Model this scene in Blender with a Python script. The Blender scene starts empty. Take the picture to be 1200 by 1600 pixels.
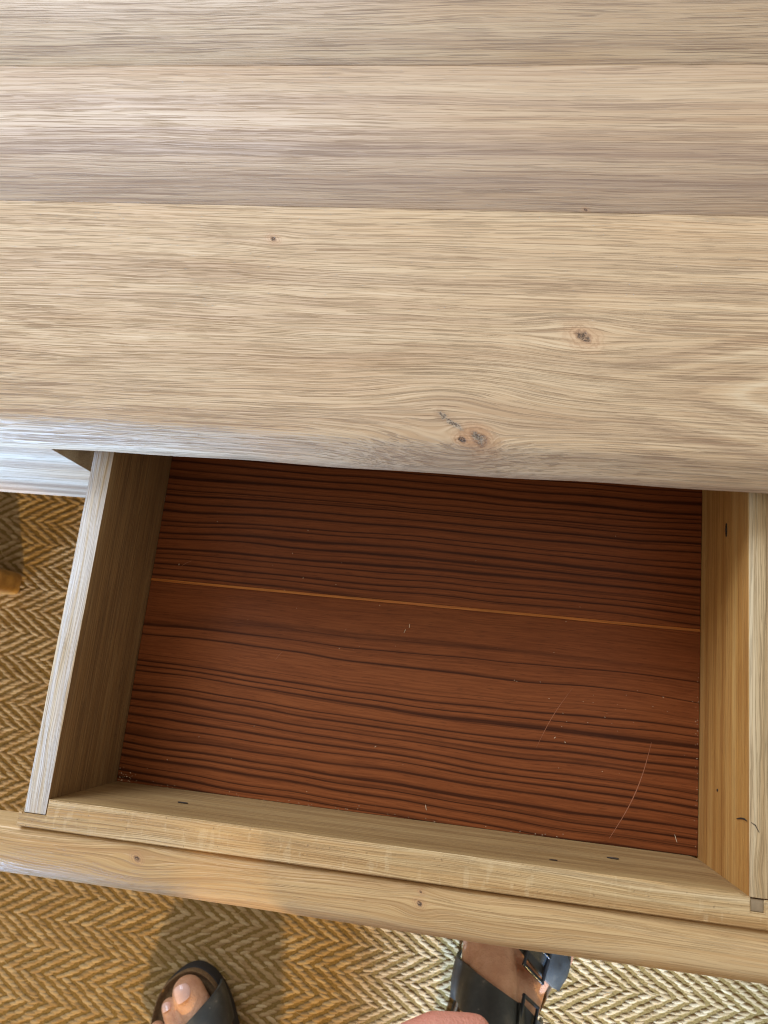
import bpy, bmesh, math, random
import numpy as np
from mathutils import Vector, Matrix, Euler
random.seed(7); rng = np.random.default_rng(7)
S = bpy.context.scene
C = S.collection
FLOOR = -0.45            # rug level; z = 0 is the table top

# ------------------------------------------------------------------ camera
cd = bpy.data.cameras.new("camera")
cam = bpy.data.objects.new("camera", cd); C.objects.link(cam)
cam.location = (0.2418, 0.08941, 0.41549)
cam.rotation_euler = (0.22932, 0.10282, 0.09584)
cd.sensor_fit = 'VERTICAL'; cd.sensor_height = 24.0; cd.lens = 1169.96 / 1600 * 24
cd.clip_start = 0.01; cd.clip_end = 200
cd.dof.use_dof = True; cd.dof.focus_distance = 0.49; cd.dof.aperture_fstop = 7.0
S.camera = cam

# ------------------------------------------------------------------ light
w = bpy.data.worlds.new("World"); S.world = w; w.use_nodes = True
bg = w.node_tree.nodes["Background"]
bg.inputs[0].default_value = (1.0, 0.96, 0.88, 1); bg.inputs[1].default_value = 0.62

def area(name, loc, target, size, energy, col, sy=None):
    l = bpy.data.lights.new(name, 'AREA'); l.energy = energy; l.color = col
    l.shape = 'RECTANGLE'; l.size = size; l.size_y = sy or size
    o = bpy.data.objects.new(name, l); C.objects.link(o); o.location = loc
    d = Vector(target) - Vector(loc)
    o.rotation_euler = d.to_track_quat('-Z', 'Y').to_euler()
    return o
# window behind and left of the person (cool daylight, rakes the front edges)
area("window_light_left", (-0.95, -0.95, -0.08), (-0.26, 0.20, -0.06), 0.40, 5.6, (0.31, 0.55, 1.0), 0.4).data.spread = math.radians(37)
# far window, seen as a soft sheen on the table top
area("window_light_far", (-1.35, 2.6, 2.1), (0.0, 0.4, 0.0), 1.9, 140, (0.70, 0.82, 1.0), 1.4)
# warm room lamp behind the person
def spot(name, loc, target, energy, col, deg, blend, soft):
    l = bpy.data.lights.new(name, 'SPOT'); l.energy = energy; l.color = col
    l.spot_size = math.radians(deg); l.spot_blend = blend; l.shadow_soft_size = soft
    o = bpy.data.objects.new(name, l); C.objects.link(o); o.location = loc
    o.rotation_euler = (Vector(target)-Vector(loc)).to_track_quat('-Z', 'Y').to_euler()
spot("lamp_light", (.42, -2.1, .62), (-.02, -.30, -.45), 190, (1.0, .66, .22), 34, .7, .05)
# beam of daylight from a door behind the person, falling on the rug between and beside the legs
spot("door_light", (-0.05, -2.2, 1.0), (.62, -.24, -.45), 1350, (0.35, 0.57, 1.0), 21, .25, .05)

S.view_settings.view_transform = 'Standard'; S.view_settings.look = 'None'
S.view_settings.exposure = 0.0; S.view_settings.gamma = 1.0
S.render.engine = 'CYCLES'
S.cycles.use_denoising = True
S.cycles.max_bounces = 8; S.cycles.pixel_filter_type = 'BLACKMAN_HARRIS'; S.cycles.filter_width = 1.1

# ------------------------------------------------------------------ node helpers
class NT:
    def __init__(s, name):
        s.m = bpy.data.materials.new(name); s.m.use_nodes = True
        s.t = s.m.node_tree; s.n = s.t.nodes
        s.b = s.n["Principled BSDF"]; s.o = s.n["Material Output"]
        s._c = None
    def new(s, k): return s.n.new(k)
    def set(s, sock, v):
        if isinstance(v, bpy.types.NodeSocket): s.t.links.new(v, sock)
        elif isinstance(v, (tuple, list)) and len(v) == 3 and sock.type == 'RGBA': sock.default_value = (*v, 1)
        else: sock.default_value = v
    def obj(s):
        if not s._c: s._c = s.new('ShaderNodeTexCoord')
        return s._c.outputs['Object']
    def sep(s, v):
        n = s.new('ShaderNodeSeparateXYZ'); s.set(n.inputs[0], v); return n.outputs
    def xyz(s, x, y, z=0.0):
        n = s.new('ShaderNodeCombineXYZ')
        for i, a in enumerate((x, y, z)): s.set(n.inputs[i], a)
        return n.outputs[0]
    def m_(s, op, a, b=None, c=None, clamp=False):
        n = s.new('ShaderNodeMath'); n.operation = op; n.use_clamp = clamp
        s.set(n.inputs[0], a)
        if b is not None: s.set(n.inputs[1], b)
        if c is not None: s.set(n.inputs[2], c)
        return n.outputs[0]
    def add(s, a, b): return s.m_('ADD', a, b)
    def mul(s, a, b): return s.m_('MULTIPLY', a, b)
    def sub(s, a, b): return s.m_('SUBTRACT', a, b)
    def noise(s, vec, scale=1.0, detail=2.0, rough=0.5, dist=0.0):
        n = s.new('ShaderNodeTexNoise'); n.noise_dimensions = '3D'
        s.set(n.inputs['Vector'], vec); n.inputs['Scale'].default_value = scale
        n.inputs['Detail'].default_value = detail; n.inputs['Roughness'].default_value = rough
        n.inputs['Distortion'].default_value = dist
        return n.outputs[0]
    def step(s, v, lo, hi, a=0.0, b=1.0, smooth=True):
        n = s.new('ShaderNodeMapRange'); n.interpolation_type = 'SMOOTHSTEP' if smooth else 'LINEAR'
        s.set(n.inputs['Value'], v); n.inputs['From Min'].default_value = lo; n.inputs['From Max'].default_value = hi
        n.inputs['To Min'].default_value = a; n.inputs['To Max'].default_value = b
        return n.outputs[0]
    def ramp(s, v, stops):
        n = s.new('ShaderNodeValToRGB'); s.set(n.inputs[0], v)
        e = n.color_ramp.elements
        while len(e) < len(stops): e.new(0.5)
        for i, (p, c) in enumerate(stops):
            e[i].position = p; e[i].color = (*c, 1)
        return n.outputs[0]
    def mix(s, f, a, b, kind='MIX'):
        n = s.new('ShaderNodeMix'); n.data_type = 'RGBA'; n.blend_type = kind
        s.set(n.inputs[0], f); s.set(n.inputs[6], a); s.set(n.inputs[7], b)
        return n.outputs[2]
    def bump(s, h, dist, strength=1.0, normal=None):
        n = s.new('ShaderNodeBump'); s.set(n.inputs['Height'], h)
        n.inputs['Distance'].default_value = dist; n.inputs['Strength'].default_value = strength
        if normal is not None: s.set(n.inputs['Normal'], normal)
        return n.outputs[0]
    def P(s, **k):
        nm = dict(col='Base Color', rough='Roughness', metal='Metallic', spec='Specular IOR Level',
                  normal='Normal', coat='Coat Weight', coatr='Coat Roughness', sss='Subsurface Weight')
        for a, v in k.items(): s.set(s.b.inputs[nm[a]], v)
        return s.m

def lin(r, g, b):
    f = lambda c: ((c/255+0.055)/1.055)**2.4 if c > 10 else c/255/12.92
    return (f(r), f(g), f(b))

def oak(name, tones, axis='X', seed=0.0, fig=55.0, figwarp=1.5, figc=1.0, warp=0.010, pore=0.6, porecol=(120,92,64),
        stains=None, staincol=(196,150,96), stainamt=0.3, knots=(), rough=0.5, spec=0.4, bumpd=0.0006,
        band=None, phasef=None, fib=.36, whiten=0.0, speck=0.0, tiger=0.0, px=1.0, scars=()):
    """brushed oak: long grain along `axis`, growth-ring figure, open pores, knots the grain flows round"""
    T = NT(name); o = T.sep(T.obj())
    if axis == 'X': u, v, ww = o[0], o[1], o[2]
    else: u, v, ww = o[1], o[0], o[2]
    U0, V0 = u, v
    # knots push the grain aside
    for (kx, ky, sx, sy, amp, er) in knots:
        dx = T.sub(u, kx); dy = T.sub(V0, ky)
        a = T.mul(dx, 1/sx); b = T.mul(dy, 1/sy)
        g = T.m_('EXPONENT', T.mul(T.add(T.mul(a, a), T.mul(b, b)), -1.0))
        v = T.sub(v, T.mul(T.mul(dy, g), amp))
    n1 = T.noise(T.xyz(T.add(T.mul(u, 3.2), seed*7.3), T.add(T.mul(V0, 13), seed), T.mul(ww, 13)), 1, 2, 0.45)
    v = T.add(v, T.mul(T.sub(n1, 0.5), warp))
    n2 = T.noise(T.xyz(T.add(T.mul(u, 13), seed*3.1), T.mul(V0, 75), T.mul(ww, 75)), 1, 2, 0.5)
    vf = T.add(v, T.mul(T.sub(n2, 0.5), 0.0034))
    # ring figure
    n3 = T.noise(T.xyz(T.add(T.mul(u, 2.2), seed*1.7), T.mul(v, 14), T.mul(ww, 14)), 1, 1, 0.4)
    phase = T.add(T.mul(vf, fig), T.mul(n3, figwarp))
    ring = T.noise(T.xyz(T.add(T.mul(u, .7), seed), phase, T.mul(ww, fig)), 1, 2.0, 0.5)
    ring = T.m_('MULTIPLY_ADD', T.sub(ring, 0.5), figc, 0.5, clamp=True)
    if phasef: ring = phasef(T, u, vf, ring, fig)
    if band is not None:
        ring = T.add(ring, band(T, U0, V0))
    col = T.ramp(ring, [(p, lin(*c)) for p, c in tones])
    # broad stains
    ns = T.noise(T.xyz(T.add(T.mul(u, 4), seed*5), T.mul(v, 26), T.mul(ww, 26)), 1, 2, 0.5)
    col = T.mix(T.mul(T.step(ns, 0.50, 0.78), stainamt), col, lin(*staincol))
    # fibres: long fine light/dark lines
    f1 = T.noise(T.xyz(T.add(T.mul(u, 9*px), seed), T.mul(vf, 1000*px), T.mul(ww, 1000*px)), 1, 2, 0.6)
    f1s = T.step(f1, 0.36, 0.64, 0.0, 1.0)
    col = T.mix(fib, col, T.mix(f1s, lin(88, 78, 68), lin(206, 204, 200)), 'SOFT_LIGHT')
    # open pores: long thin dark lines, denser in the early wood, broken up along their length
    p1 = T.noise(T.xyz(T.add(T.mul(u, 20*px), seed*2), T.mul(vf, 1300*px), T.mul(ww, 1300*px)), 1, 2, 0.6)
    p2 = T.noise(T.xyz(T.add(T.mul(u, 12*px), seed*9), T.mul(vf, 900*px), T.mul(ww, 900*px)), 1, 2, 0.6)
    dn = T.noise(T.xyz(T.add(T.mul(u, 9), seed*4), T.mul(vf, 70), T.mul(ww, 70)), 1, 2, 0.5)
    den = T.add(T.mul(T.sub(0.5, ring), 0.20), T.mul(T.sub(dn, 0.5), 0.12))
    pm = T.step(T.add(p1, den), 0.555, 0.60)
    pm2 = T.step(T.add(p2, den), 0.585, 0.62)
    pr = T.m_('MAXIMUM', T.mul(pm, 0.55), pm2)
    col = T.mix(T.mul(pr, pore), col, lin(*porecol), 'MIX')
    h = T.add(T.mul(pr, -.9), T.mul(f1s, 0.6))
    if whiten:
        wn = T.noise(T.xyz(T.mul(u, 9), T.mul(vf, 260), T.mul(ww, 260)), 1, 3, 0.6)
        col = T.mix(T.mul(T.step(wn, 0.36, 0.60), whiten), col, lin(226, 220, 214))
    if tiger:      # cross rays
        tn = T.noise(T.xyz(T.mul(u, 210), T.mul(v, 55), T.mul(ww, 55)), 1, 2, 0.6)
        col = T.mix(T.mul(T.step(tn, 0.56, 0.66), tiger), col, lin(232, 206, 160))
    if speck:
        sn = T.noise(T.obj(), 420, 1, 0.5)
        col = T.mix(T.mul(T.step(sn, 0.70, 0.76), speck), col, lin(110, 80, 52))
    # knot eyes
    for (kx, ky, sx, sy, amp, er) in knots:
        if er <= 0: continue
        wob = T.mul(T.sub(T.noise(T.obj(), 230, 3, 0.65), 0.5), er*1.6)
        dx = T.mul(T.sub(U0, kx), 0.8); dy = T.add(T.sub(V0, ky), T.mul(dx, .35))
        d0 = T.m_('SQRT', T.add(T.mul(dx, dx), T.mul(dy, dy)))
        d = T.add(d0, wob)
        halo = T.step(d, er*0.8, er*3.4, 1.0, 0.0)
        rg = T.step(T.m_('SINE', T.mul(d, 9.0/er)), -.4, .9)
        col = T.mix(T.mul(T.mul(halo, rg), 0.42), col, lin(150, 112, 80))
        col = T.mix(T.mul(halo, 0.25), col, lin(196, 142, 98))
        body = T.step(d, er*0.6, er*1.1, 1.0, 0.0)
        col = T.mix(T.mul(body, 0.6), col, lin(142, 106, 78))
        kn = T.noise(T.obj(), 2.2/er, 3, 0.7)
        eye = T.mul(T.step(d, er*0.35, er*0.85, 1.0, 0.0), T.step(kn, 0.42, 0.56))
        col = T.mix(T.mul(eye, .9), col, lin(66, 54, 46))
        gl = T.mul(T.step(d, er*0.3, er*0.7, 1.0, 0.0), T.step(kn, 0.36, 0.30))
        col = T.mix(T.mul(gl, .6), col, lin(176, 168, 156))
        h = T.sub(h, T.mul(eye, 1.5))
    for (x0, y0, x1, y1, wd) in scars:      # open crack with dust in it
        ex, ey = x1-x0, y1-y0; L2 = ex*ex+ey*ey
        px_, py_ = T.sub(U0, x0), T.sub(V0, y0)
        t = T.m_('MULTIPLY', T.add(T.mul(px_, ex/L2), T.mul(py_, ey/L2)), 1.0, clamp=True)
        ax = T.sub(px_, T.mul(t, ex)); ay = T.sub(py_, T.mul(t, ey))
        d = T.m_('SQRT', T.add(T.mul(ax, ax), T.mul(ay, ay)))
        d = T.add(d, T.mul(T.sub(T.noise(T.obj(), 330, 3, .7), .5), wd*5.0))
        nn = T.noise(T.obj(), 520, 3, .7)
        col = T.mix(T.mul(T.step(d, wd*.8, wd*3.6, 1.0, 0.0), .38), col, lin(150, 116, 86))
        col = T.mix(T.mul(T.step(d, wd*.6, wd*1.3, 1.0, 0.0), .6), col, lin(172, 156, 134))
        cr = T.mul(T.step(d, wd*.2, wd*.8, 1.0, 0.0), T.step(nn, .44, .54))
        col = T.mix(T.mul(cr, .75), col, lin(92, 70, 54)); h = T.sub(h, T.mul(cr, 1.5))
    T.P(col=col, rough=T.m_('MULTIPLY_ADD', pr, 0.2, rough), spec=spec, normal=T.bump(h, bumpd, 0.75))
    return T.m

def flat(name, c, rough=0.5, metal=0.0, spec=0.5, nsc=200, namt=0.15, bumpd=0.0):
    T = NT(name); n = T.noise(T.obj(), nsc, 3, 0.6)
    k = T.step(n, 0.3, 0.7, 1-namt, 1+namt, False)
    col = T.mix(1.0, lin(*c), T.xyz(k, k, k), 'MULTIPLY')
    T.P(col=col, rough=rough, metal=metal, spec=spec)
    if bumpd: T.P(normal=T.bump(n, bumpd))
    return T.m

# ------------------------------------------------------------------ mesh helpers
def link(name, me, mat=None, parent=None):
    o = bpy.data.objects.new(name, me); C.objects.link(o)
    if mat: me.materials.append(mat)
    if parent: o.parent = parent
    return o
def empty(name, loc=(0, 0, 0)):
    o = bpy.data.objects.new(name, None); C.objects.link(o); o.location = loc; o.empty_display_size = .05; return o
def tag(o, label=None, cat=None, group=None, kind=None):
    if label: o['label'] = label
    if cat: o['category'] = cat
    if group: o['group'] = group
    if kind: o['kind'] = kind
    return o
def shade(me, angle=40):
    for p in me.polygons: p.use_smooth = True
    try: me.set_sharp_from_angle(angle=math.radians(angle))
    except Exception: pass
def box(name, lo, hi, mat, parent=None, bev=0.0012, seg=2):
    bm = bmesh.new(); bmesh.ops.create_cube(bm, size=1)
    for v in bm.verts:
        for i in range(3): v.co[i] = lo[i] if v.co[i] < 0 else hi[i]
    if bev: bmesh.ops.bevel(bm, geom=bm.edges[:], offset=bev, segments=seg, affect='EDGES', profile=.6)
    me = bpy.data.meshes.new(name); bm.to_mesh(me); bm.free(); shade(me)
    return link(name, me, mat, parent)
def extrude_profile(name, prof, x0, x1, mat, parent=None, nx=1, wob=None):
    """closed (y,z) profile swept along X"""
    n = len(prof); vs = []; fs = []
    for i in range(nx+1):
        x = x0+(x1-x0)*i/nx
        for j, (y, z) in enumerate(prof):
            dy = wob(x, j) if wob else (0, 0)
            vs.append((x, y+dy[0], z+dy[1]))
    for i in range(nx):
        for j in range(n):
            a = i*n+j; b = i*n+(j+1) % n
            fs.append((a, b, b+n, a+n))
    fs.append(tuple(range(n))); fs.append(tuple(reversed(range(nx*n, nx*n+n))))
    me = bpy.data.meshes.new(name); me.from_pydata(vs, [], fs)
    bm = bmesh.new(); bm.from_mesh(me); bmesh.ops.recalc_face_normals(bm, faces=bm.faces); bm.to_mesh(me); bm.free()
    shade(me, 50); return link(name, me, mat, parent)
def prism(name, poly, z0, z1, mat, parent=None, bev=0.001):
    """(x,y) polygon between two heights, upper rim eased"""
    bm = bmesh.new()
    lo = [bm.verts.new((x, y, z0)) for x, y in poly]; hi = [bm.verts.new((x, y, z1)) for x, y in poly]
    bm.faces.new(lo); bm.faces.new(hi)
    n = len(poly)
    for i in range(n): bm.faces.new((lo[i], lo[(i+1) % n], hi[(i+1) % n], hi[i]))
    bmesh.ops.recalc_face_normals(bm, faces=bm.faces)
    if bev:
        es = [e for e in bm.edges if all(v in hi for v in e.verts)]
        bmesh.ops.bevel(bm, geom=es, offset=bev, segments=2, affect='EDGES')
    me = bpy.data.meshes.new(name); bm.to_mesh(me); bm.free(); shade(me)
    return link(name, me, mat, parent)

# ------------------------------------------------------------------ materials
def cath(T, u, v, ring, fig):      # hairpin cathedral figure of the flat-sawn front board
    for (c, lo, hi, sgn, half, k) in ((.264, .27, .40, 1, .060, .85), (.272, .03, -.07, -1, .055, .7)):
        d = T.sub(v, c)
        r = T.m_('SQRT', T.add(T.mul(d, d), .006**2))
        ph = T.add(T.mul(r, fig*1.7), T.mul(u, -sgn*fig*.42))
        r2 = T.noise(T.xyz(T.mul(u, 2.0), ph, c*50), 1, 3.5, .62)
        r2 = T.m_('MULTIPLY_ADD', T.sub(r2, 0.5), 1.15, 0.5, clamp=True)
        mk = T.step(u, min(lo, hi), max(lo, hi), 0.0 if hi > lo else k, k if hi > lo else 0.0)
        mk = T.mul(mk, T.step(T.m_('ABSOLUTE', d), half*.3, half, 1.0, 0.0))
        ring = T.add(T.mul(ring, T.sub(1.0, mk)), T.mul(r2, mk))
    return ring
OAKF = [(0.24, (184, 154, 122)), (0.40, (198, 168, 133)), (0.52, (209, 180, 143)), (0.64, (216, 189, 153)), (0.80, (223, 202, 169))]
M = {}
M['top_front'] = oak('oak_top_front', OAKF, seed=1.0, fig=70, figwarp=2.6, figc=.62, phasef=cath, pore=.50, porecol=(128, 98, 72),
    staincol=(204, 162, 118), stainamt=.3, rough=.50, spec=.42, bumpd=.0004, scars=((.2165, .2440, .2300, .2350, .0013), (.2380, .2322, .2428, .2288, .0016)),
    knots=((.2975, .2963, .030, .012, .85, .0042), (.2385, .2315, .014, .007, .6, .0034), (.2415, .2292, .012, .006, .5, .0042), (.2310, .2288, .012, .006, .5, .0022),
           (.224, .240, .055, .028, .80, 0.0), (.1019, .3552, .016, .006, .8, .0019)))
def b_mid(T, u, v): return T.step(v, .385, .445, -.05, .04)
OAKM = [(0.22, (164, 136, 110)), (0.38, (176, 148, 122)), (0.52, (194, 165, 134)), (0.66, (206, 180, 148)), (0.82, (216, 194, 162))]
M['top_mid'] = oak('oak_top_middle', OAKM, seed=3.4, fig=100, figwarp=1.6, figc=.7, band=b_mid, warp=.012, pore=.55, porecol=(132, 104, 80),
    staincol=(200, 160, 110), stainamt=.25, rough=.46, spec=.60, bumpd=.00022, knots=((.2956, .3805, .008, .003, .6, .0010),))
OAKB = [(0.22, (164, 136, 110)), (0.38, (182, 153, 122)), (0.52, (198, 169, 134)), (0.66, (208, 182, 146)), (0.82, (218, 196, 160))]
M['top_back'] = oak('oak_top_back', OAKB, seed=6.1, fig=80, figwarp=2.6, figc=.75, warp=.018, pore=.65, porecol=(122, 96, 72),
    staincol=(190, 146, 92), stainamt=.3, rough=.46, spec=.60, bumpd=.00022)
M['frame'] = oak('oak_frame', [(0.3, (160, 130, 100)), (0.5, (190, 162, 132)), (0.7, (206, 184, 156))], seed=2.2, fig=50, pore=.35, rough=.5,
    knots=((-.062, -.10, .03, .02, .5, 0.0),))
M['jamb'] = oak('oak_jamb', [(0.3, (120, 92, 66)), (0.7, (160, 130, 98))], axis='Y', seed=2.9, fig=90, pore=.5)
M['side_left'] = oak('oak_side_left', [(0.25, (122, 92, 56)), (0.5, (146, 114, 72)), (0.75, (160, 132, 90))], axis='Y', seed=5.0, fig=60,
    figc=.8, pore=.35, porecol=(96, 70, 42), staincol=(120, 88, 50), stainamt=.35, rough=.55, bumpd=.0003, px=.8)  # tones lowered: shade on the left inner wall is put into the colour
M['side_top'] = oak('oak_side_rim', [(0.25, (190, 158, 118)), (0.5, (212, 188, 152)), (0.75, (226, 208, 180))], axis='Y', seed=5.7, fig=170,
    figc=1.2, pore=.3, porecol=(150, 118, 84), staincol=(206, 160, 100), stainamt=.5, rough=.5, whiten=.8, px=1.1)  # whiten paints the cool sheen on the rim into its colour
M['side_right'] = oak('oak_side_right', [(0.25, (180, 122, 56)), (0.45, (204, 150, 80)), (0.6, (214, 164, 94)), (0.8, (220, 176, 110))], axis='Y',
    seed=8.3, fig=75, figc=1.1, pore=.25, porecol=(140, 92, 44), staincol=(166, 102, 36), stainamt=.5, rough=.5, bumpd=.0003)
M['rim_right'] = oak('oak_rim_right', [(0.25, (170, 138, 96)), (0.5, (206, 178, 134)), (0.75, (220, 200, 164))], axis='Y', seed=9.1, fig=90,
    figc=1.2, pore=.4, porecol=(120, 92, 58), staincol=(198, 146, 84), stainamt=.4, rough=.5,
    knots=((.012, .409, .012, .006, .6, 0.0),))
M['box_front'] = oak('oak_box_front', [(0.25, (196, 156, 102)), (0.45, (210, 178, 128)), (0.6, (218, 191, 147)), (0.8, (228, 208, 172))], seed=4.4,
    fig=90, figc=1.3, pore=.3, porecol=(136, 100, 60), staincol=(196, 142, 74), stainamt=.5, rough=.5, tiger=.22, bumpd=.0004, speck=.4)
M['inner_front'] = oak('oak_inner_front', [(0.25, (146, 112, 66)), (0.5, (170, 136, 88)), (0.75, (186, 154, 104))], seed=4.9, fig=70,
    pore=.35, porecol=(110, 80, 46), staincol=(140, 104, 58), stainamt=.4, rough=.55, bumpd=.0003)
M['panel'] = oak('oak_panel', [(0.25, (194, 152, 98)), (0.45, (206, 171, 120)), (0.6, (214, 183, 136)), (0.8, (222, 199, 158))], seed=7.7, fig=48,
    figc=1.2, warp=.03, pore=.22, porecol=(140, 104, 66), staincol=(196, 140, 80), stainamt=.4, rough=.42, spec=.5, bumpd=.0003,
    knots=((.2262, -.0285, .012, .008, .6, .0014), (.2265, -.0225, .008, .004, .5, .0008), (.0596, -.026, .03, .012, .8, .0018)))
M['bar'] = oak('honey_bar', [(0.3, (150, 110, 50)), (0.6, (184, 142, 72)), (0.8, (200, 160, 90))], seed=12, fig=60, pore=.15, rough=.5)

def rosewood():
    T = NT('rosewood_laminate'); o = T.sep(T.obj()); x, y = o[0], o[1]
    n1 = T.noise(T.xyz(T.mul(x, 4.5), T.mul(y, 9), 3.0), 1, 2, .5)
    n2 = T.noise(T.xyz(T.mul(x, 22), T.mul(y, 60), 1.0), 1, 2, .5)
    yy = T.add(T.add(y, T.mul(T.sub(n1, .5), .014)), T.mul(T.sub(n2, .5), .0007))
    yy = T.add(yy, T.mul(T.mul(x, T.step(y, .02, .146, 1.0, 0.15)), .035))
    ph = T.add(T.add(T.mul(T.m_('MINIMUM', yy, .092), 175), T.mul(T.m_('MINIMUM', T.m_('MAXIMUM', T.sub(yy, .092), 0.0), .055), 38)),
               T.mul(T.m_('MAXIMUM', T.sub(yy, .147), 0.0), 185))
    ph = T.add(ph, T.mul(T.noise(T.xyz(T.mul(x, .8), T.mul(yy, 55), 0), 1, 2, .5), 3.6))
    fr = T.m_('FRACT', ph)
    cell = T.m_('FLOOR', ph)
    wnz = T.new('ShaderNodeTexWhiteNoise'); wnz.noise_dimensions = '1D'; T.set(wnz.inputs['W'], cell)
    rnd = wnz.outputs[0]
    # each ring: a sharp dark line that fades out on one side
    zone = T.mul(T.step(yy, .085, .100), T.step(yy, .140, .152, 1.0, 0.0))
    k = T.m_('MULTIPLY_ADD', zone, 1.1, 1.0)
    fa = T.mul(fr, k); fb = T.sub(1.0, T.mul(T.sub(1.0, fr), k))
    saw = T.m_('MAXIMUM', T.step(fa, 0.0, .42, 1.0, 0.0), T.step(fb, .78, 1.0, 0.0, 1.0))
    core = T.m_('MAXIMUM', T.step(fa, 0.0, .16, 1.0, 0.0), T.step(fb, .88, 1.0, 0.0, 1.0))
    fade = T.step(T.noise(T.xyz(T.mul(x, 4), T.mul(ph, .9), 5), 1, 2, .5), .30, .50, .62, 1.05)
    dark = T.m_('MINIMUM', T.mul(T.add(T.mul(saw, .62), T.mul(core, .48)), T.mul(fade, T.step(rnd, 0, 1, .65, 1.2, False))), .80)
    dark = T.mul(dark, T.step(yy, .118, .140, 1.0, .25) if False else T.sub(1.0, T.mul(T.mul(T.step(yy, .112, .130), T.step(yy, .146, .150, 1.0, 0.0)), .8)))
    thin = T.noise(T.xyz(T.mul(x, 1.6), T.mul(yy, 520), 2), 1, 2, .5)
    dark = T.m_('MAXIMUM', dark, T.mul(T.step(thin, .56, .68), T.m_('MULTIPLY_ADD', zone, -.28, .45)))
    fib = T.noise(T.xyz(T.mul(x, 30), T.mul(yy, 900), 0), 1, 3, .65)
    base = T.mix(T.noise(T.xyz(T.mul(x, 3), T.mul(yy, 25), 9), 1, 2, .5), lin(126, 67, 36), lin(144, 83, 46))
    col = T.mix(dark, base, lin(44, 20, 13))
    col = T.mix(.4, col, T.mix(T.step(fib, .3, .7), lin(120, 116, 112), lin(220, 214, 206)), 'SOFT_LIGHT')
    po = T.noise(T.xyz(T.mul(x, 90), T.mul(yy, 1500), 0), 1, 1, .5)
    col = T.mix(T.mul(T.step(po, .62, .70), .30), col, lin(40, 20, 16))
    # fine rub marks and dust bloom
    db = T.noise(T.obj(), 900, 2, .6)
    col = T.mix(T.mul(T.step(db, .74, .80), .25), col, lin(190, 150, 120))
    rg = T.m_('MULTIPLY_ADD', T.noise(T.obj(), 18, 4, .6), .25, .28)
    T.P(col=col, rough=rg, spec=.12, normal=T.bump(fib, .00012))
    return T.m
M['rosewood'] = rosewood()
M['seam'] = oak('seam_strip_wood', [(0.3, (176, 96, 32)), (0.6, (206, 128, 52)), (0.8, (222, 148, 74))], seed=3, fig=800, pore=.3, bumpd=.0002)
M['steel'] = flat('nail_steel', (150, 145, 138), .35, 1.0)
M['hole'] = flat('dark_hole', (52, 40, 30), .9)
M['dust'] = flat('pale_dust', (222, 196, 160), .9)
M['scratch'] = flat('scratch_line', (158, 98, 64), .8)
M['grime'] = flat('corner_grime', (150, 134, 116), .9)

# ------------------------------------------------------------------ floor and rug
me = bpy.data.meshes.new('floor'); me.from_pydata([(-6, -6, 0), (6, -6, 0), (6, 6, 0), (-6, 6, 0)], [], [(0, 1, 2, 3)])
fl = link('floor', me, flat('floor_boards', (120, 90, 62), .6, nsc=6)); fl.location.z = FLOOR-.012; tag(fl, kind='structure')

def jute():
    T = NT('jute_stitch'); g = T.new('ShaderNodeNewGeometry'); r = g.outputs['Random Per Island']
    o = T.sep(T.obj())
    f = T.noise(T.xyz(T.mul(o[0], 260), T.mul(o[1], 2600), T.mul(o[2], 2600)), 1, 2, .6)
    big = T.noise(T.obj(), 22, 2, .5)
    col = T.ramp(r, [(0, lin(166, 134, 84)), (.5, lin(186, 154, 104)), (1, lin(206, 178, 130))])
    col = T.mix(T.step(f, .3, .7, .0, .45), col, lin(128, 94, 52))
    col = T.mix(T.step(big, .35, .7, 0, .2), col, lin(150, 120, 84))
    T.P(col=col, rough=.75, spec=.35, normal=T.bump(f, .0006)); return T.m
def jute_base():
    T = NT('jute_ground'); n = T.noise(T.obj(), 700, 3, .6)
    T.P(col=T.ramp(n, [(.3, lin(108, 84, 42)), (.7, lin(150, 120, 68))]), rough=.9, spec=.1, normal=T.bump(n, .001)); return T.m
rug = empty('rug', (0.15, -.1, FLOOR)); rug.rotation_euler.z = math.radians(-1.6)
tag(rug, 'golden brown jute herringbone rug lying under the table', 'rug')
box('backing', (-2.2, -1.7, -.010), (2.2, 1.7, -.0012), jute_base(), rug, bev=.002)
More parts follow.
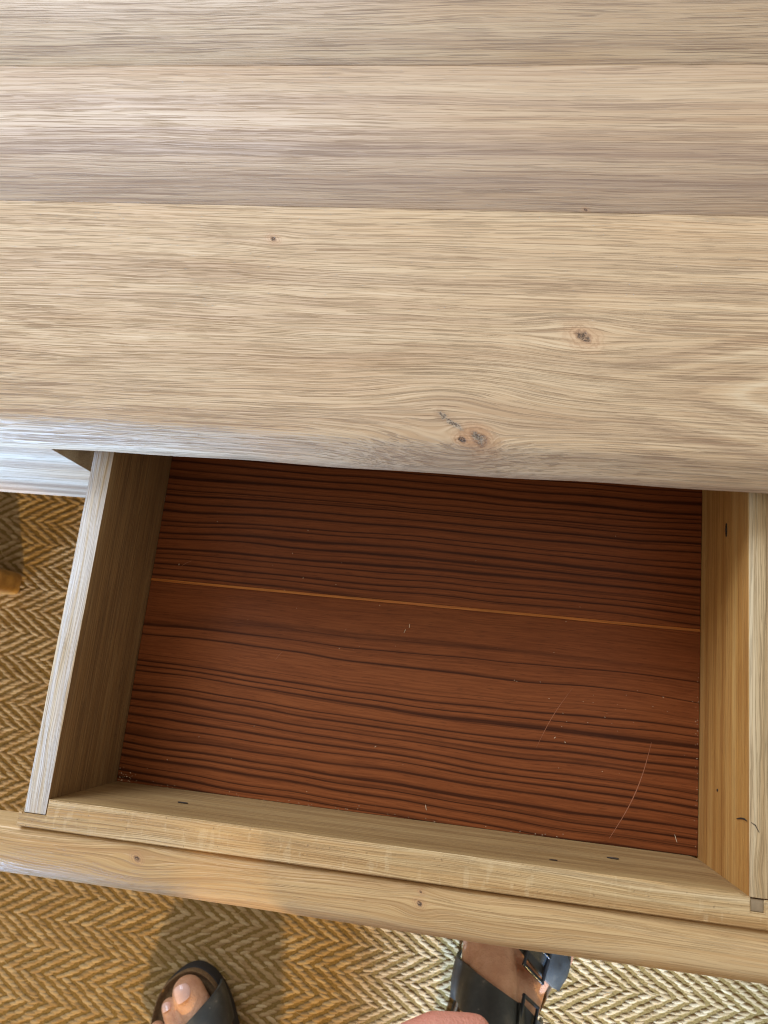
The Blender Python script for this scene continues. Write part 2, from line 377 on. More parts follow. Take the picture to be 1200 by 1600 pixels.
def weave():
    rp = .0275/8; P = .0163; dx = P/3
    nu, nv = 6, 5
    tu = np.linspace(-1, 1, nu); ta = np.linspace(0, math.pi, nv)
    ys = np.arange(-.50, .46, rp); V = []; base = []
    for j, y in enumerate(ys):
        jj = int(round((y+.0)/rp)) + 1000*8
        b = (jj//8); k = jj % 8
        sh = (k if b % 2 == 0 else 8-k)*dx; sg = .22 if b % 2 == 0 else -.22
        xs = np.arange(-.72, .74, P)+sh
        base.append(np.stack([xs, np.full_like(xs, y), np.full_like(xs, sg)], 1))
    B = np.concatenate(base); n = len(B); SG = B[:, 2]; B = B[:, :2]
    B = B + rng.normal(0, 1, B.shape)*np.array([.0007, .00022])
    L = (.0060*(1+rng.normal(0, .10, n)))[:, None, None]
    R = (.0020*(1+rng.normal(0, .12, n)))[:, None, None]
    H = (.0012*(1+rng.normal(0, .15, n)))[:, None, None]
    tilt = (SG+rng.normal(0, .04, n))[:, None, None]
    bow = (1-np.abs(tu)**2.6)[None, :, None]*.9+.1
    X = L*tu[None, :, None]*np.ones((1, 1, nv))
    Y = R*(bow**.4)*np.sign(np.cos(ta))*np.abs(np.cos(ta))**.8 + tilt*X
    Z = H*bow*(np.sin(ta)**.6)[None, None, :] - .0012
    V = np.stack([X+B[:, 0, None, None], Y+B[:, 1, None, None], Z], -1).reshape(-1, 3)
    a = np.arange(nu*nv).reshape(nu, nv)
    q = np.stack([a[:-1, :-1], a[1:, :-1], a[1:, 1:], a[:-1, 1:]], -1).reshape(-1, 4)[:, ::-1]
    F = (q[None] + (np.arange(n)*nu*nv)[:, None, None]).reshape(-1, 4)
    me = bpy.data.meshes.new('weave')
    me.vertices.add(len(V)); me.vertices.foreach_set('co', V.astype(np.float32).ravel())
    me.loops.add(F.size); me.loops.foreach_set('vertex_index', F.astype(np.int32).ravel())
    me.polygons.add(len(F)); me.polygons.foreach_set('loop_start', np.arange(0, F.size, 4, dtype=np.int32))
    me.polygons.foreach_set('loop_total', np.full(len(F), 4, np.int32))
    me.update(calc_edges=True); me.validate()
    me.polygons.foreach_set('use_smooth', np.ones(len(F), bool))
    return me
def hairs():
    vs = []; fs = []
    for _ in range(900):
        x, y = random.uniform(-.6, .6), random.uniform(-.35, .3); a = random.uniform(-.6, .6)+(math.pi if random.random() < .5 else 0); z = .0004
        L = random.uniform(.006, .018); c = random.uniform(-60, 60); s0 = len(vs); k = 5
        for i in range(k):
            t = i/(k-1); zz = z+.0022*math.sin(math.pi*t)
            vs += [(x, y, zz), (x+.00025*math.sin(a), y-.00025*math.cos(a), zz), (x, y, zz+.0003)]
            x += math.cos(a)*L/(k-1); y += math.sin(a)*L/(k-1); a += c*L/(k-1)
        for i in range(k-1):
            b = s0+3*i; fs += [(b, b+3, b+5, b+2), (b+2, b+5, b+4, b+1), (b+1, b+4, b+3, b)]
    me = bpy.data.meshes.new('loose_fibres'); me.from_pydata(vs, [], fs)
    tag(link('loose_fibres', me, flat('jute_hair', (206, 178, 126), .8), rug), kind='stuff')
hairs()
wv = link('weave', weave(), jute(), rug); tag(wv, kind='stuff')

# honey wood bar on the rug, left edge of the picture
bar = box('wooden_bar', (-.62, .1455, FLOOR+.002), (-.3010, .1730, FLOOR+.050), M['bar'], None, bev=.009, seg=4)
tag(bar, 'honey coloured rounded end of a wooden bar on the rug, left of the drawer', 'wood bar')

# ------------------------------------------------------------------ table
table = empty('table', (0.2, .5, FLOOR)); tb = lambda: table
tag(table, 'pale brushed oak table with a thick plank top above the pulled out drawer', 'table')
def tpart(o): o.parent = table; o.matrix_parent_inverse = Matrix.Translation((-.2, -.5, -FLOOR)); return o
def wobf(x, j):
    return (0.0004*math.sin(x*23+j)+.0003*math.sin(x*61+1.7*j), 0.00012*math.sin(x*31+j*2.0)) if 1 <= j <= 6 else (0, 0)
prof = [(.3788, -.0001), (.2300, 0), (.2268, -.0005), (.2244, -.0018), (.2176, -.0080), (.2152, -.0106), (.2139, -.0118), (.2137, -.0220), (.3788, -.0220)]
pf = [(.3788, -.0220), (.3788, -.0002), (.3786, 0.0)] + prof[1:8]
def wobf(x, j):
    if j < 3: return (0, 0)
    return (0.0004*math.sin(x*23)+.0003*math.sin(x*61+1.7), 0.0)
tpart(extrude_profile('board', pf, -.80, .90, M['top_front'], nx=120, wob=wobf))
def plank(y0, y1, mat, dz=0.0):
    p = [(y0, -.0220), (y0, -.0002+dz), (y0+.0002, dz), (y1-.0002, dz), (y1, -.0002+dz), (y1, -.0220)]
    return tpart(extrude_profile('board', p, -.80, .90, mat, nx=2))
plank(.37886, .4858, M['top_mid'], .0002)
plank(.48586, .640, M['top_back'], 0)
plank(.64035, .790, M['top_mid'], 0)
FY = .2165    # face of the frame under the top
zb = -.180
def tbox(name, lo, hi, mat, bev=.0012): return tpart(box(name, lo, hi, mat, None, bev))
tbox('front_stile', (-.74, FY, zb), (-.0400, FY+.022, -.0222), M['frame'])
tbox('front_stile', (.4440, FY, zb), (.84, FY+.022, -.0222), M['frame'])
tbox('front_rail', (-.0398, FY+.001, zb), (.4438, FY+.021, zb+.030), M['frame'])
tbox('side_panel', (-.74, FY+.0225, zb), (-.718, .765, -.0222), M['frame'])
tbox('side_panel', (.818, FY+.0225, zb), (.84, .765, -.0222), M['frame'])
tbox('back_panel', (-.7175, .743, zb), (.8175, .765, -.0222), M['frame'])
tbox('drawer_guide', (-.0600, FY+.0225, zb), (-.0410, .742, -.030), M['frame'])
tbox('drawer_guide', (.4450, FY+.0225, zb), (.4640, .742, -.030), M['frame'])
def leg(x, y):
    bm = bmesh.new(); r = bmesh.ops.create_cone(bm, segments=24, radius1=.015, radius2=.026, depth=FLOOR*-1+zb, cap_ends=True)
    me = bpy.data.meshes.new('leg'); bm.to_mesh(me); bm.free(); shade(me)
    o = link('leg', me, M['frame']); o.location = (x-.2, y-.5, (FLOOR+zb)/2-FLOOR); o.parent = table
for x, y in ((-.70, .26), (.80, .26), (-.70, .73), (.80, .73)): leg(x, y)

# ------------------------------------------------------------------ drawer
W = .400
DL = .455      # inner length
DM = (Matrix.Translation((0, 0, -.038)) @ Matrix.Rotation(-.00854, 4, 'Z') @ Matrix.Rotation(.00015, 4, 'X') @ Matrix.Rotation(-.00285, 4, 'Y'))
dr = empty('drawer'); dr.matrix_world = DM
tag(dr, 'open oak drawer with a dark reddish striped bottom, pulled out of the table', 'drawer')
zi = -.0901
D = lambda n, lo, hi, m, bev=.0010: box(n, lo, hi, m, dr, bev)
# left side: board, its rim whitened to paint in the cool window sheen
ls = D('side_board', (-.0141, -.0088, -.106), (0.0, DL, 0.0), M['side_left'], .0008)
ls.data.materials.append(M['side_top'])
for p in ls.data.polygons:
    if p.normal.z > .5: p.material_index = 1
rs = D('side_board', (W+.0002, -.0015, -.106), (W+.0150, DL, 0.0), M['side_right'], .0008)
rs.data.materials.append(M['rim_right'])
for p in rs.data.polygons:
    if p.normal.z > .5: p.material_index = 1
rs.location = (0, 0, 0)
# box front, notched round the side boards
poly = [(-.0173, -.0168), (W+.0176, -.0168), (W+.0176, -.0018), (W+.0080, -.0020), (W+.0080, -.0085), (W+.0012, -.0085), (W+.0010, -.0012),
        (W-.0008, -.0010), (W-.0050, -.0001), (W-.020, 0.0), (.0003, 0.0), (.0003, -.0018), (.0002, -.0091), (-.0143, -.0091), (-.0144, -.0084), (-.0173, -.0072)]
bf = prism('front_board', poly, -.106, 0.0, M['box_front'], dr, .0006)
bf.data.materials.append(M['inner_front'])
for p in bf.data.polygons:
    if p.normal.y > .6 and abs(p.normal.z) < .3: p.material_index = 1
D('notch_block', (W+.0014, -.0083, -.004), (W+.0078, -.0022, -.0012), flat('grey_notch_block', (150, 128, 98), .9), .0002)  # added block, its grey stands in for the open gap at the joint
D('back_board', (.0002, DL-.013, -.100), (W-.0002, DL, -.003), M['inner_front'])
# bottom: two laminate sheets either side of a narrow bead
D('bottom_sheet', (.0002, .0002, zi-.004), (W-.0001, .1450, zi), M['rosewood'], .0004)
D('bottom_sheet', (.0002, .1472, zi-.004), (W-.0001, DL-.0135, zi), M['rosewood'], .0004)
D('seam_strip', (.0002, .1451, zi-.004), (W-.0002, .1471, zi+.0004), M['seam'], .0003)
# outer drawer front: thick rounded lip board
pp = [(-.0180, -.040), (-.0180, -.0048), (-.0186, -.0036), (-.0200, -.0030), (-.0360, -.0030), (-.0410, -.0040), (-.0445, -.0072), (-.0462, -.0120), (-.0468, -.020),
      (-.0462, -.030), (-.0440, -.036), (-.039, -.040)]
extrude_profile('front_panel', pp, -.060, W+.060, M['panel'], dr, nx=60, wob=lambda x, j: (.0003*math.sin(x*19), .0002*math.sin(x*27)))
# nails, holes, small losses
def slot(name, x, y, z, ax, ln, wd, mat):
    """small spindle-shaped chip lying on a face; ax = (long dir, cross dir)"""
    a, b = Vector(ax[0]), Vector(ax[1]); n = a.cross(b).normalized()
    vs = []; k = 12
    for i in range(k):
        t = 2*math.pi*i/k; r = 1+random.uniform(-.15, .15)
        vs.append(Vector((x, y, z))+a*math.cos(t)*ln*r+b*math.sin(t)*wd*r)
    vs += [p+n*-.0004 for p in vs]
    fs = [tuple(range(k)), tuple(range(2*k-1, k-1, -1))]+[(i, (i+1) % k, k+(i+1) % k, k+i) for i in range(k)]
    me = bpy.data.meshes.new(name); me.from_pydata(vs, [], fs)
    return link(name, me, mat, dr)
X, Y, Z = (1, 0, 0), (0, 1, 0), (0, 0, 1)
for x, z in ((.0679, -.0424), (.3384, -.0467)): slot('nail_hole', x, .00025, z, (X, Z), .0036, .0013, M['hole'])
slot('nail_head', .3388, .0005, -.0468, (X, Z), .0021, .0008, M['steel'])
slot('nail_hole', .300, .00025, -.0185, (X, Z), .0024, .0005, M['hole'])
slot('nail_hole', W+.0001, 0.2067, -.0381, (Y, Z), .0044, .0011, M['hole']); slot('nail_head', W-.0001, 0.2067, -.0383, (Y, Z), .0016, .0008, M['steel'])
slot('nail_hole', W+.0001, .046, -.052, (Y, Z), .0008, .0006, M['hole'])
# bark crack in the right wall
def ribbon(name, pts, wd, mat, nrm=(0, 0, 1), h=.0003, parent=dr):
    nrm = Vector(nrm); vs = []; fs = []
    P_ = [Vector(p) for p in pts]
    for i, p in enumerate(P_):
        t = (P_[min(i+1, len(P_)-1)]-P_[max(i-1, 0)]).normalized(); s = t.cross(nrm).normalized()
        wl = wd*(.25+.75*math.sin(math.pi*(i+.3)/(len(P_)-.4)))
        vs += [p-s*wl, p+s*wl, p+nrm*h]
    for i in range(len(P_)-1):
        a = 3*i; fs += [(a, a+3, a+5, a+2), (a+2, a+5, a+4, a+1)]
    me = bpy.data.meshes.new(name); me.from_pydata(vs, [], fs); return link(name, me, mat, parent)
ribbon('crack', [(W-.0001, .035, -.018), (W-.0001, .0362, -.012), (W-.0001, .0368, -.006), (W-.0001, .0362, -.0015)], .0005, M['hole'], (-1, 0, 0), .0002)
ribbon('crack', [(W+.0012, .0362, .0001), (W+.0035, .0350, .0001), (W+.0055, .0315, .0001)], .0003, M['hole'], (0, 0, 1), .0001)
def arc(a, b, bend, n=14):
    a, b = Vector(a), Vector(b); s = (b-a).cross(Vector((0, 0, 1))).normalized()
    return [a.lerp(b, i/n)+s*bend*math.sin(math.pi*i/n) for i in range(n+1)]
ZS = zi+.00002
ribbon('scratch', arc((.3157, .0985, ZS), (.2934, .0563, ZS), .0015), .00022, M['scratch'], h=.0001)
ribbon('scratch', arc((.3692, .0682, ZS), (.3439, .0043, ZS), -.0035), .00032, M['scratch'], h=.0001)
ribbon('scratch', arc((.030, .163, ZS), (.022, .158, ZS), .0005, 5), .0002, M['scratch'], h=.0001)
ribbon('scratch', arc((.109, .103, ZS), (.104, .096, ZS), .0003, 5), .0002, M['scratch'], h=.0001)
# dust, sawdust crumbs
def crumbs():
    bm = bmesh.new()
    pts = [(random.uniform(.01, W-.01), random.uniform(.004, .21), random.uniform(.0002, .0006)) for _ in range(40)]
    pts += [(random.gauss(.33, .03), random.gauss(.085, .012), random.uniform(.0002, .0005)) for _ in range(22)]
    pts += [(random.uniform(.002, W*.8)**1.0, abs(random.gauss(0, .0012))+.0004, random.uniform(.0002, .0005)) for _ in range(45)]
    pts += [(abs(random.gauss(0, .008))+.0008, abs(random.gauss(0, .005))+.0008, random.uniform(.0002, .0006)) for _ in range(30)]
    pts += [(W-abs(random.gauss(0, .0012))-.0004, random.uniform(.004, .12), random.uniform(.0002, .0004)) for _ in range(30)]
    for x, y, r in pts:
        x = min(max(x, .001), W-.001)
        m = Matrix.Translation((x, y, zi+r*.35)) @ Euler((random.random()*6, random.random()*6, random.random()*6)).to_matrix().to_4x4() @ Matrix.Diagonal((r*random.uniform(.7, 1.6), r*.6, r*.5, 1))
        bmesh.ops.create_icosphere(bm, subdivisions=1, radius=1, matrix=m)
    for (x, y, a, l) in ((.386, .0095, 1.9, .0030), (.222, .009, 1.8, .0022), (.196, .126, 1.2, .0018), (.199, .130, 1.5, .0018)):
        m = Matrix.Translation((x, y, zi+.0004)) @ Matrix.Rotation(a, 4, 'Z') @ Matrix.Diagonal((l, .00025, .0002, 1))
        bmesh.ops.create_icosphere(bm, subdivisions=1, radius=1, matrix=m)
    me = bpy.data.meshes.new('sawdust'); bm.to_mesh(me); bm.free()
    o = link('sawdust', me, M['dust']); o.matrix_world = DM
    tag(o, 'pale sawdust crumbs scattered over the drawer bottom', 'sawdust', kind='stuff')
crumbs()

# ------------------------------------------------------------------ person
def skin():
    T = NT('skin'); n = T.noise(T.obj(), 60, 3, .55); n2 = T.noise(T.obj(), 900, 2, .5)
    o = T.sep(T.obj())
    col = T.ramp(n, [(.3, lin(196, 142, 108)), (.55, lin(214, 164, 128)), (.75, lin(224, 176, 144))])
    pink = T.step(o[2], -.06, -.03, 0.0, 1.0)   # the hand is pinker than the feet
    col = T.mix(T.mul(pink, .55), col, lin(196, 104, 96))
    T.P(col=col, rough=.5, spec=.4, sss=.08, normal=T.bump(T.add(n2, T.mul(T.noise(T.obj(), 320, 4, .65), 1.6)), .0007))
    T.b.inputs['Subsurface Radius'].default_value = (.01, .004, .002)
    return T.m
SK = skin()
nailm = flat('toenail', (236, 192, 174), .22, nsc=90)

def capsule_mesh(prims, name):
    """prims: chains of (x,y,z,r); every link becomes a closed tapered capsule"""
    V = []; F = []
    n, k = 16, 5
    for (a, b) in prims:
        A = Vector(a[:3]); B = Vector(b[:3]); ra, rb = a[3], b[3]
        d = (B-A); L = d.length
        if L < 1e-6: d = Vector((0, 0, 1))
        q = d.to_track_quat('Z', 'Y')
        rows = []
        for i in range(1, k+1):
            t = math.pi/2*i/k; rows.append((-math.cos(t)*ra, math.sin(t)*ra, 0))
        for i in range(0, k):
            t = math.pi/2*i/k; rows.append((math.sin(t)*rb, math.cos(t)*rb, 1))
        s = len(V); V.append(A+q @ Vector((0, 0, -ra)))
        for (z, r, e) in rows:
            for j in range(n):
                t = 2*math.pi*j/n
                V.append((B if e else A)+q @ Vector((r*math.cos(t), r*math.sin(t), z)))
        V.append(B+q @ Vector((0, 0, rb))); e_ = len(V)-1
        for j in range(n): F.append((s, s+1+(j+1) % n, s+1+j))
        for i in range(len(rows)-1):
            for j in range(n):
                a0 = s+1+i*n; F.append((a0+j, a0+(j+1) % n, a0+n+(j+1) % n, a0+n+j))
        a0 = s+1+(len(rows)-1)*n
        for j in range(n): F.append((a0+j, a0+(j+1) % n, e_))
    me = bpy.data.meshes.new(name); me.from_pydata(V, [], F); return me
def fuse(me, name, voxel, smooth, mat, parent):
    o = bpy.data.objects.new('tmp', me); C.objects.link(o)
    r = o.modifiers.new('r', 'REMESH'); r.mode = 'VOXEL'; r.voxel_size = voxel
    s = o.modifiers.new('s', 'SMOOTH'); s.factor = .5; s.iterations = smooth
    dg = bpy.context.evaluated_depsgraph_get(); dg.update()
    m2 = bpy.data.meshes.new_from_object(o.evaluated_get(dg)); m2.name = name
    bpy.data.objects.remove(o); bpy.data.meshes.remove(me)
    for p in m2.polygons: p.use_smooth = True
    m2.materials.clear(); return link(name, m2, mat, parent)
def chain(*pts): return [(pts[i], pts[i+1]) for i in range(len(pts)-1)]

# foot in its own frame: heel at origin, toes towards +y, big toe towards -x, z from the ground
def foot_prims():
    c = []
    c += chain((0, .030, .056, .028), (.002, .09, .055, .029), (.004, .13, .048, .024))
    c += chain((0, .045, .115, .034), (-.002, .085, .088, .031), (-.010, .135, .066, .024), (-.018, .175, .048, .018))
    c += chain((.012, .08, .056, .028), (.026, .14, .042, .017), (.036, .165, .038, .014))
    c += chain((-.014, .12, .050, .024), (-.028, .178, .043, .021), (.004, .178, .042, .018), (.036, .160, .038, .014))
    c += chain((-.030, .180, .042, .018), (-.031, .214, .040, .0155), (-.029, .2355, .040, .0160))
    for (x0, y0, x1, y1, x2, y2, r) in ((-.004, .185, -.0045, .215, -.0045, .232, .0092), (.014, .180, .0165, .205, .0165, .220, .0086),
                                      (.030, .172, .0355, .190, .0360, .204, .0082), (.044, .158, .0530, .172, .0535, .185, .0078)):
        c += chain((x0, y0, .040, r), (x1, y1, .043, r*.95), (x2, y2, .036, r))
    return c
def xf(c, M4, flip):
    out = []
    for a, b in c:
        r = []
        for p in (a, b):
            v = M4 @ Vector((-p[0] if flip else p[0], p[1], p[2])); r.append((v.x, v.y, v.z, p[3]))
        out.append(tuple(r))
    return out
FR = Matrix.Translation((.268, -.315, FLOOR)) @ Matrix.Rotation(math.radians(-13), 4, 'Z')
FLm = Matrix.Translation((.102, -.446, FLOOR)) @ Matrix.Rotation(math.radians(36), 4, 'Z')
prims = xf(foot_prims(), FR, False)+xf(foot_prims(), FLm, True)
def wp(M4, x, y, z, r, flip=False):
    v = M4 @ Vector((-x if flip else x, y, z)); return (v.x, v.y, v.z, r)
hipL, hipR = (.10, -.66, .40, .085), (.30, -.64, .40, .085)
prims += chain(wp(FR, 0, .045, .10, .034), wp(FR, 0, .040, .17, .036), (.285, -.30, -.13, .050), (.30, -.29, .02, .055), (.31, -.45, .22, .075), hipR)
prims += chain(wp(FLm, 0, .045, .10, .034, True), wp(FLm, 0, .040, .17, .036, True), (.100, -.42, -.13, .048), (.100, -.42, .02, .053), (.09, -.54, .22, .075), hipL)
prims += chain(hipL, hipR)+chain((.2, -.65, .42, .11), (.2, -.56, .56, .10), (.2, -.44, .68, .12), (.2, -.36, .74, .09), (.2, -.30, .78, .055), (.2, -.24, .84, .05))
prims += chain((.2, -.215, .86, .085), (.2, -.20, .90, .085))
prims += chain((.03, -.40, .70, .055), (.37, -.40, .70, .055))
# left arm down to the hand whose forefinger shows at the lower edge
prims += chain((.03, -.40, .70, .052), (-.01, -.36, .44, .040), (.00, -.34, .40, .040), (.10, -.225, .17, .028), (.135, -.185, .10, .026))
prims += chain((.135, -.185, .10, .022), (.160, -.135, .045, .020)) + chain((.135, -.185, .10, .022), (.170, -.165, .040, .020))
fing = [  # knuckle, middle joint, end joint, tip
    [(.160, -.128, .030, .0115), (.200, -.0985, .002, .0105), (.2400, -.0812, -.0125, .0096), (.2600, -.0815, -.0190, .0088)],
    [(.168, -.146, .022, .0110), (.204, -.118, -.006, .0100), (.2400, -.112, -.028, .0092), (.2580, -.1150, -.038, .0085)],
    [(.170, -.166, .018, .0105), (.203, -.146, -.010, .0095), (.2340, -.143, -.032, .0088), (.2480, -.1480, -.044, .0080)],
    [(.166, -.184, .016, .0095), (.194, -.172, -.010, .0085), (.2180, -.172, -.028, .0078), (.2300, -.1760, -.038, .0072)],
    [(.150, -.165, .065, .0135), (.190, -.150, .050, .0115), (.2180, -.138, .028, .0105), (.2330, -.130, .008, .0095)]]
for f in fing: prims += chain(*f)
# right arm holding the camera side of the scene
prims += chain((.37, -.40, .70, .052), (.47, -.34, .48, .040), (.46, -.20, .455, .032), (.40, -.05, .455, .026), (.36, -.02, .475, .024))
for k in range(4): prims += chain((.36+.01*k, -.01+.02*k, .475, .010), (.33+.006*k, .02+.018*k, .485, .009), (.315+.006*k, .03+.016*k, .49, .008))
prims += chain((.37, -.03, .47, .012), (.34, -.01, .46, .010), (.325, .01, .465, .009))
person = empty('person', (.2, -.4, FLOOR))
tag(person, 'person in black two strap sandals standing at the open drawer, left forefinger reaching in', 'person')
def pp_(o): o.parent = person; o.matrix_parent_inverse = Matrix.Translation((-.2, .4, -FLOOR)); return o
body = pp_(fuse(capsule_mesh(prims, 'body'), 'body', .0021, 6, SK, None))
shirt = [((a[0], a[1], a[2], a[3]+.010), (b[0], b[1], b[2], b[3]+.010)) for a, b in
         chain((.2, -.64, .44, .115), (.2, -.56, .56, .105), (.2, -.44, .68, .12), (.2, -.37, .73, .08))+chain((.03, -.40, .70, .056), (.37, -.40, .70, .056))
         + chain((.03, -.40, .70, .056), (.0, -.365, .50, .052))+chain((.37, -.40, .70, .056), (.46, -.35, .52, .052))]
pp_(fuse(capsule_mesh(shirt, 'shirt'), 'shirt', .008, 3, flat('navy_cotton', (40, 48, 66), .9, nsc=300), None))
shorts = [((a[0], a[1], a[2], a[3]+.012), (b[0], b[1], b[2], b[3]+.014)) for a, b in
          chain((.31, -.40, .16, .078), (.31, -.45, .22, .080), hipR)+chain((.09, -.49, .16, .078), (.09, -.54, .22, .080), hipL)+chain(hipL, hipR)+chain((.2, -.65, .42, .10), (.2, -.63, .46, .10))]
pp_(fuse(capsule_mesh(shorts, 'shorts'), 'shorts', .008, 3, flat('blue_denim', (58, 74, 98), .9, nsc=400), None))
hair = chain((.2, -.225, .885, .092), (.2, -.215, .915, .088))
pp_(fuse(capsule_mesh(hair, 'hair'), 'hair', .006, 2, flat('brown_hair', (70, 50, 36), .7, nsc=300), None))

def nail(M4, p, fwd, wdt, ln, up=(0, 0, 1)):
    bm = bmesh.new()
    f = Vector(fwd).normalized(); u = Vector(up).normalized(); s = f.cross(u).normalized(); u = s.cross(f)
    nx, ny = 6, 6; g = []
    for i in range(nx+1):
        row = []
        for j in range(ny+1):
            a = (i/nx*2-1); b = (j/ny*2-1)
            a2 = a*math.sqrt(1-.35*b*b); b2 = b*math.sqrt(1-.35*a*a)
            q = Vector(p)+s*a2*wdt+f*b2*ln-u*(a2*a2*wdt*.55+max(b2, 0)**2*ln*.25)
            row.append(bm.verts.new(M4 @ q))
        g.append(row)
    for i in range(nx):
        for j in range(ny): bm.faces.new((g[i][j], g[i+1][j], g[i+1][j+1], g[i][j+1]))
    bmesh.ops.recalc_face_normals(bm, faces=bm.faces)
    r = bmesh.ops.extrude_face_region(bm, geom=bm.faces[:])
    for v in [e for e in r['geom'] if isinstance(e, bmesh.types.BMVert)]: v.co += (M4.to_3x3() @ u)*-.0010
    me = bpy.data.meshes.new('nail'); bm.to_mesh(me); bm.free(); shade(me, 60)
    return pp_(link('nail', me, nailm))
for M4, fl_ in ((FR, 1), (FLm, -1)):
    nail(M4, (-.029*fl_, .2405, .0572), (0, 1, -.22), .0090, .0078)
    for x, y, z in ((-.0045, .236, .0450), (.0165, .224, .0444), (.036, .208, .0440), (.0535, .189, .0436)):
        nail(M4, (x*fl_, y, z+.0008), (0, 1, -.5), .0050, .0042)
nail(Matrix.Identity(4), (.2560, -.0830, -.0088), (.95, -.02, -.3), .0062, .0062, (0.15, .10, 1))

# ------------------------------------------------------------------ sandals
leather = flat('black_leather', (46, 48, 46), .5, spec=.5, nsc=240, namt=.45, bumpd=.0004)
def leather_():
    T = NT('worn_black_leather'); n = T.noise(T.obj(), 45, 4, .6); f = T.noise(T.obj(), 1500, 2, .6); sp = T.noise(T.obj(), 190, 2, .5)
    col = T.ramp(n, [(.3, lin(36, 39, 38)), (.55, lin(58, 61, 58)), (.75, lin(92, 90, 80))])
    col = T.mix(T.mul(T.step(sp, .68, .74), .5), col, lin(130, 124, 110))
    T.P(col=col, rough=.46, spec=.55, normal=T.bump(f, .0003)); return T.m
leather = leather_()
suede = flat('brown_suede', (112, 86, 54), .95, nsc=500, namt=.3, bumpd=.0005)
cork = flat('sole_edge', (40, 36, 32), .8, nsc=300)
lining = flat('strap_lining', (52, 70, 96), .8)
buckm = flat('dull_buckle', (58, 62, 66), .32, .8, nsc=100)
OUT = [(0, -.008), (-.018, -.004), (-.031, .012), (-.036, .040), (-.034, .08), (-.035, .12), (-.044, .165), (-.052, .205), (-.050, .232), (-.040, .249), (-.025, .255),
       (-.006, .253), (.010, .244), (.027, .225), (.042, .198), (.052, .170), (.052, .14), (.044, .10), (.037, .06), (.034, .025), (.020, -.003)]
def spline(P, m=4):
    n = len(P); out = []
    for i in range(n):
        p0, p1, p2, p3 = (Vector(P[(i+d) % n]) for d in (-1, 0, 1, 2))
        for k in range(m):
            t = k/m
            out.append(.5*((2*p1)+(-p0+p2)*t+(2*p0-5*p1+4*p2-p3)*t*t+(-p0+3*p1-3*p2+p3)*t**3))
    return out
def rings(name, levels, mat, parent, M4, flip, cap=True):
    """stack of (scale inset, z) rings of the sole outline"""
    O = spline(OUT); cen = Vector((0, .13)); n = len(O); vs = []; fs = []
    for ins, z in levels:
        for p in O:
            d = (p-cen); L = d.length; q = cen+d*(1-ins/L)
            v = M4 @ Vector((-q.x if flip else q.x, q.y, z)); vs.append(v)
    for i in range(len(levels)-1):
        for j in range(n):
            a = i*n+j; b = i*n+(j+1) % n; fs.append((a, b, b+n, a+n))
    fs.append(tuple(range(n))); fs.append(tuple(range((len(levels)-1)*n, len(levels)*n)))
    me = bpy.data.meshes.new(name); me.from_pydata(vs, [], fs)
    bm = bmesh.new(); bm.from_mesh(me); bmesh.ops.recalc_face_normals(bm, faces=bm.faces); bm.to_mesh(me); bm.free()
    shade(me, 60); return link(name, me, mat, parent)
from mathutils.bvhtree import BVHTree
_bm = bmesh.new(); _bm.from_mesh(body.data); BV = BVHTree.FromBMesh(_bm); _bm.free()
def snap(M4, flip, q):
    c = Vector((0, q.y, .030)); d = Vector((q.x, 0, q.z-.030)); L = d.length; d.normalize()
    if q.z < .042: return q
    f = lambda p: M4 @ Vector((-p.x if flip else p.x, p.y, p.z))
    a = f(c+d*.16); b = f(c); h = BV.ray_cast(a, (b-a).normalized(), .16)
    if h[0] is None: return q
    r = .16-h[3]
    k = min(1.0, (q.z-.042)/.015); r = min(max(r, L*.82), L*1.2)
    return c+d*(L*(1-k)+(max(r, .012)+.0006)*k)
def strap(name, sec, M4, flip, parent, mat, th=.0028, t0=0.0, t1=1.0, lift=0.0):
    """sec: rows over the foot; each row = (front xyz, back xyz) from inner to outer side"""
    n = 24; rows = []
    def cr(P, t):
        m = len(P)-1; f = min(t*m, m-1e-6); i = int(f); t = f-i
        p = [Vector(P[max(0, min(m, i+d))]) for d in (-1, 0, 1, 2)]
        return .5*((2*p[1])+(-p[0]+p[2])*t+(2*p[0]-5*p[1]+4*p[2]-p[3])*t*t+(-p[0]+3*p[1]-3*p[2]+p[3])*t**3)
    A = [s[0] for s in sec]; B = [s[1] for s in sec]
    vs = []; fs = []; K = 5
    for i in range(n+1):
        t = t0+(t1-t0)*i/n
        a = cr(A, t); b = cr(B, t)
        ta = (cr(A, min(1, t+.01))-cr(A, max(0, t-.01)))
        nr = ta.cross(a-b); nr = nr.normalized() if nr.length > 1e-9 else Vector((0, 0, 1))
        if nr.dot(a-Vector((0, a.y, .02))) < 0: nr = -nr
        pts = []
        for j in range(K+1):
            s = j/K; q = snap(M4, flip, a.lerp(b, s))+nr*(lift+.0012*math.sin(math.pi*s)); pts.append(q)
        loop = [q+nr*th for q in pts]+[q for q in reversed(pts)]
        for q in loop:
            vs.append(M4 @ Vector((-q.x if flip else q.x, q.y, q.z)))
    m = 2*(K+1)
    for i in range(n):
        for j in range(m):
            a0 = i*m+j; b0 = i*m+(j+1) % m; fs.append((a0, b0, b0+m, a0+m))
    fs.append(tuple(range(m))); fs.append(tuple(range(n*m, n*m+m)))
    me = bpy.data.meshes.new(name); me.from_pydata(vs, [], fs)
    bm = bmesh.new(); bm.from_mesh(me); bmesh.ops.recalc_face_normals(bm, faces=bm.faces); bm.to_mesh(me); bm.free()
    shade(me, 50); return link(name, me, mat, parent)
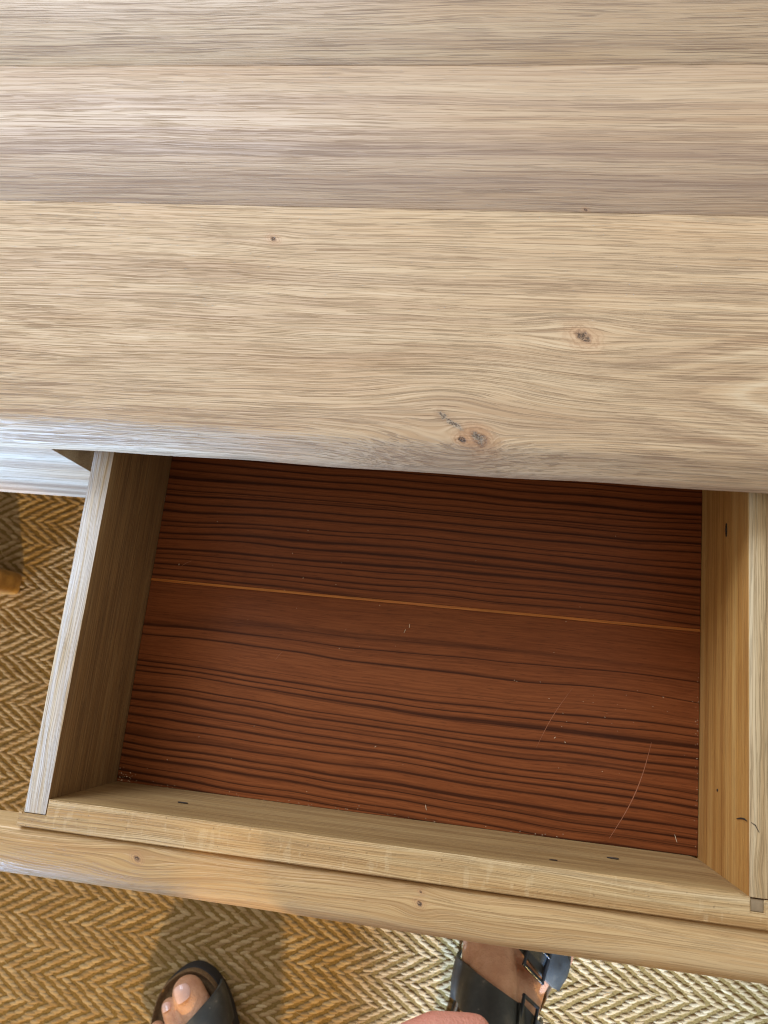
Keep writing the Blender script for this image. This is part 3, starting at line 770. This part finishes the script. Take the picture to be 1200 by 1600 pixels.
STRAP1 = [((-.052, .226, .012), (-.046, .188, .012)), ((-.055, .224, .036), (-.049, .188, .042)), ((-.038, .217, .0600), (-.032, .184, .0650)),
          ((-.006, .207, .058), (-.004, .176, .068)), ((.026, .192, .055), (.024, .161, .064)), ((.052, .178, .043), (.050, .146, .050)), ((.060, .168, .012), (.055, .140, .012))]
STRAP2 = [((-.040, .136, .012), (-.036, .100, .012)), ((-.044, .140, .050), (-.040, .104, .056)), ((-.030, .143, .082), (-.028, .112, .096)),
          ((-.004, .139, .088), (-.002, .113, .104)), ((.022, .128, .076), (.022, .100, .092)), ((.043, .114, .053), (.041, .084, .059)), ((.050, .106, .012), (.043, .078, .012))]
def sandal(M4, flip, label):
    root = bpy.data.objects.new('sandal', None); C.objects.link(root); root.parent = person; root['label'] = label
    root.matrix_parent_inverse = Matrix.Translation((-.2, .4, -FLOOR))
    rings('sole', [(.004, 0.001), (0, .003), (0, .019), (.001, .020)], cork, root, M4, flip)
    rings('footbed', [(.0012, .0202), (.0008, .0270), (.0022, .0286), (.0040, .0275), (.0065, .0235), (.012, .0225)], suede, root, M4, flip)
    for sec, ex in ((STRAP1, (.60, .845)), (STRAP2, (.60, .845))):
        strap('strap', sec, M4, flip, root, leather)
        strap('strap_end', sec, M4, flip, root, leather, th=.0026, t0=ex[0], t1=ex[1], lift=.0030)
        # buckle: flat frame with a tongue on the outer side
        i = 4; a, b = Vector(sec[i][0]), Vector(sec[i][1]); c_ = (a+b)/2; al = (a-b).normalized()
        nx_ = (Vector(sec[5][0])+Vector(sec[5][1]))/2-(Vector(sec[3][0])+Vector(sec[3][1]))/2; nx_.normalize()
        nr = al.cross(nx_).normalized(); nr = nr if nr.z > 0 else -nr
        c_ = snap(M4, flip, c_)+nr*.0078; hw, hl, r = .024, .0125, .0017
        bm = bmesh.new()
        def bar_(p, q, rr):
            d = q-p; m = Matrix.Translation((p+q)/2) @ d.to_track_quat('Z', 'Y').to_matrix().to_4x4()
            bmesh.ops.create_cone(bm, segments=10, radius1=rr, radius2=rr, depth=d.length+rr*1.4, cap_ends=True, matrix=m)
        k = [c_+al*sx*hw*.92+nx_*sy*hl for sx, sy in ((-1, -1), (1, -1), (1, 1), (-1, 1))]
        for q in range(4): bar_(k[q], k[(q+1) % 4], r)
        bar_(c_-nx_*hl, c_+nx_*hl+nr*.0008, .0012)
        for v in bm.verts:
            if flip: v.co.x = -v.co.x
            v.co = M4 @ v.co
        bmesh.ops.recalc_face_normals(bm, faces=bm.faces)
        me = bpy.data.meshes.new('buckle'); bm.to_mesh(me); bm.free(); shade(me, 40)
        link('buckle', me, buckm, root)
sandal(FR, False, 'right sandal with both buckles showing')
sandal(FLm, True, 'left sandal with the toes showing')
